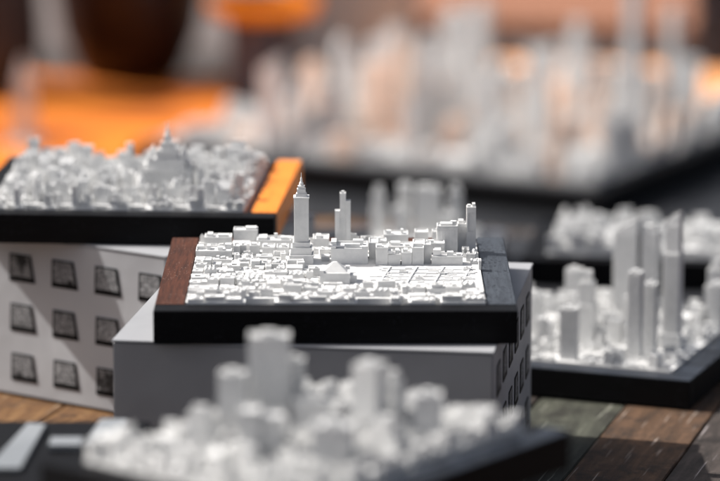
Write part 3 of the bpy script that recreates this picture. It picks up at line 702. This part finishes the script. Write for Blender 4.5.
t = sized(thing('round_stand', 'blurred round mauve-grey stand with a bright orange dish on top', 'stand', (-0.1241, 4.3956, REAR_Z + 0.0053)))
b = MB(); b.lathe([(.036, 0), (.034, .01), (.033, .06), (.035, .074)], 40); link('body', b.mesh('body', M_CUP, .0), t)
b = MB(); b.lathe([(.036, .0742), (.050, .078), (.054, .086), (.054, .094), (.046, .094), (.042, .084)], 40); link('dish', b.mesh('dish', M_ORANGE_PL), t)
b = MB(); b.lathe([(.0415, .0845), (.0415, .088)], 32); link('filling', b.mesh('filling', M_BOWL), t)

t = sized(thing('tower_model', 'single blurred white obelisk tower standing on the orange cloth', 'tower model', (-0.3907, 3.9864, REAR_Z + 0.0053), 10))
b = MB(); s = .0085; q = .004
b.box(-.014, .014, -.014, .014, 0, .006, bottom=True); link('plinth', b.mesh('plinth', M_WHITE, .0005), t)
b = MB(); b.prism([(-s, -s), (s, -s), (s, s), (-s, s)], .0061, .060, top=[(-.006, -.006), (.006, -.006), (.006, .006), (-.006, .006)])
b.prism([(-.006, -.006), (.006, -.006), (.006, .006), (-.006, .006)], .060, .082, top=[(-.001, -.001), (.001, -.001), (.001, .001), (-.001, .001)]); link('shaft', b.mesh('shaft', M_WHITE), t)

t = sized(thing('canvas_bag', 'dark grey canvas bag slumped at the back corner of the table', 'bag', (-0.5214, 4.3956, REAR_Z + 0.0053), 20))
bm = bmesh.new(); bmesh.ops.create_uvsphere(bm, u_segments=28, v_segments=16, radius=1)
r_ = random.Random(2)
for v in bm.verts:
    a = v.co; k = 1 + .06 * math.sin(a.x * 5 + 1) * math.sin(a.z * 4) ; p = 0.6
    v.co = Vector((math.copysign(abs(a.x) ** p, a.x) * .085 * k, math.copysign(abs(a.y) ** p, a.y) * .05 * k, max(0, (math.copysign(abs(a.z) ** p, a.z) + 1) * .09 * k)))
me = bpy.data.meshes.new('body'); bm.to_mesh(me); bm.free(); me.materials.append(M_BAG)
for p in me.polygons: p.use_smooth = True
link('body', me, t)
b = MB()
for k in range(12):
    a0, a1 = math.pi * k / 12, math.pi * (k + 1) / 12
    for rr in ((.045, .039),):
        pts = []
        for yy in (-.004, .004):
            pts += [(math.cos(a0) * rr[0], yy, .168 + math.sin(a0) * rr[0]), (math.cos(a1) * rr[0], yy, .168 + math.sin(a1) * rr[0]), (math.cos(a1) * rr[1], yy, .168 + math.sin(a1) * rr[1]), (math.cos(a0) * rr[1], yy, .168 + math.sin(a0) * rr[1])]
        q = len(b.v); b.v += pts
        for f in ((0, 1, 2, 3), (7, 6, 5, 4), (0, 4, 5, 1), (2, 6, 7, 3)): b.f.append(tuple(q + i for i in f)); b.mi.append(0)
link('handle', b.mesh('handle', M_BAG), t)

flat_cloth('table_cloth', 'peach cloth added for warm glow, behind the very large model on the rear table', [(.01, 4.36), (.50, 4.20), (.50, 4.62), (.01, 4.72)], M_PEACH_GLOW, 0.0012, 7, REAR_Z + .004)  # added sheet that stands in for the warm glow
t = sized(thing('grey_carton', 'blurred beige-grey closed carton at the back of the table', 'box', (-0.0066, 4.7124, REAR_Z + 0.0026), 8))
b = MB(); b.box(-.06, .06, -.05, .05, 0, .088, bottom=True); link('body', b.mesh('body', M_BEIGE, .001), t)
b = MB(); b.box(-.061, .061, -.051, -.0005, .0881, .0895, bottom=True); link('flap', b.mesh('flap', M_BEIGE), t)
b = MB(); b.box(-.061, .061, .0005, .051, .0881, .0895, bottom=True); link('flap', b.mesh('flap', M_BEIGE), t)

t = thing('rear_table', 'salmon-brown wooden table standing behind the display table', 'table', (0.3960, 5.0160, -.78), 16)
for k in range(10):
    b = MB(); b.box(-.5, .5, 0, .098, -.03, 0, bottom=True); link('plank', b.mesh('plank', M_TERRA, .001), t, (0, .0 + k * .1, 0.78 + REAR_Z))
for u, v in ((-.45, .08), (.45, .08), (-.45, .9), (.45, .9)):
    b = MB(); b.box(-.03, .03, -.03, .03, 0, 0.5740, bottom=True); link('leg', b.mesh('leg', M_LEG, .002), t, (u, v, 0))

t = thing('storage_crate', 'dark blue-grey slatted crate at the far corner behind the very large model', 'crate', (.560, 4.66, REAR_Z + .0005), 10)
for k in range(4):
    for q in (-1, 1):
        b = MB(); b.box(-.10, .10, -.004, .004, 0, .034, bottom=True); link('slat', b.mesh('slat', M_CRATE, .001), t, (0, q * .09, k * .042))
        b = MB(); b.box(-.004, .004, -.0855, .0855, 0, .034, bottom=True); link('slat', b.mesh('slat', M_CRATE, .001), t, (q * .0955, 0, k * .042))
for p in (-1, 1):
    for q in (-1, 1):
        b = MB(); b.box(-.008, .008, -.008, .008, 0, .165, bottom=True); link('post', b.mesh('post', M_CRATE, .001), t, (p * .083, q * .0775, 0))
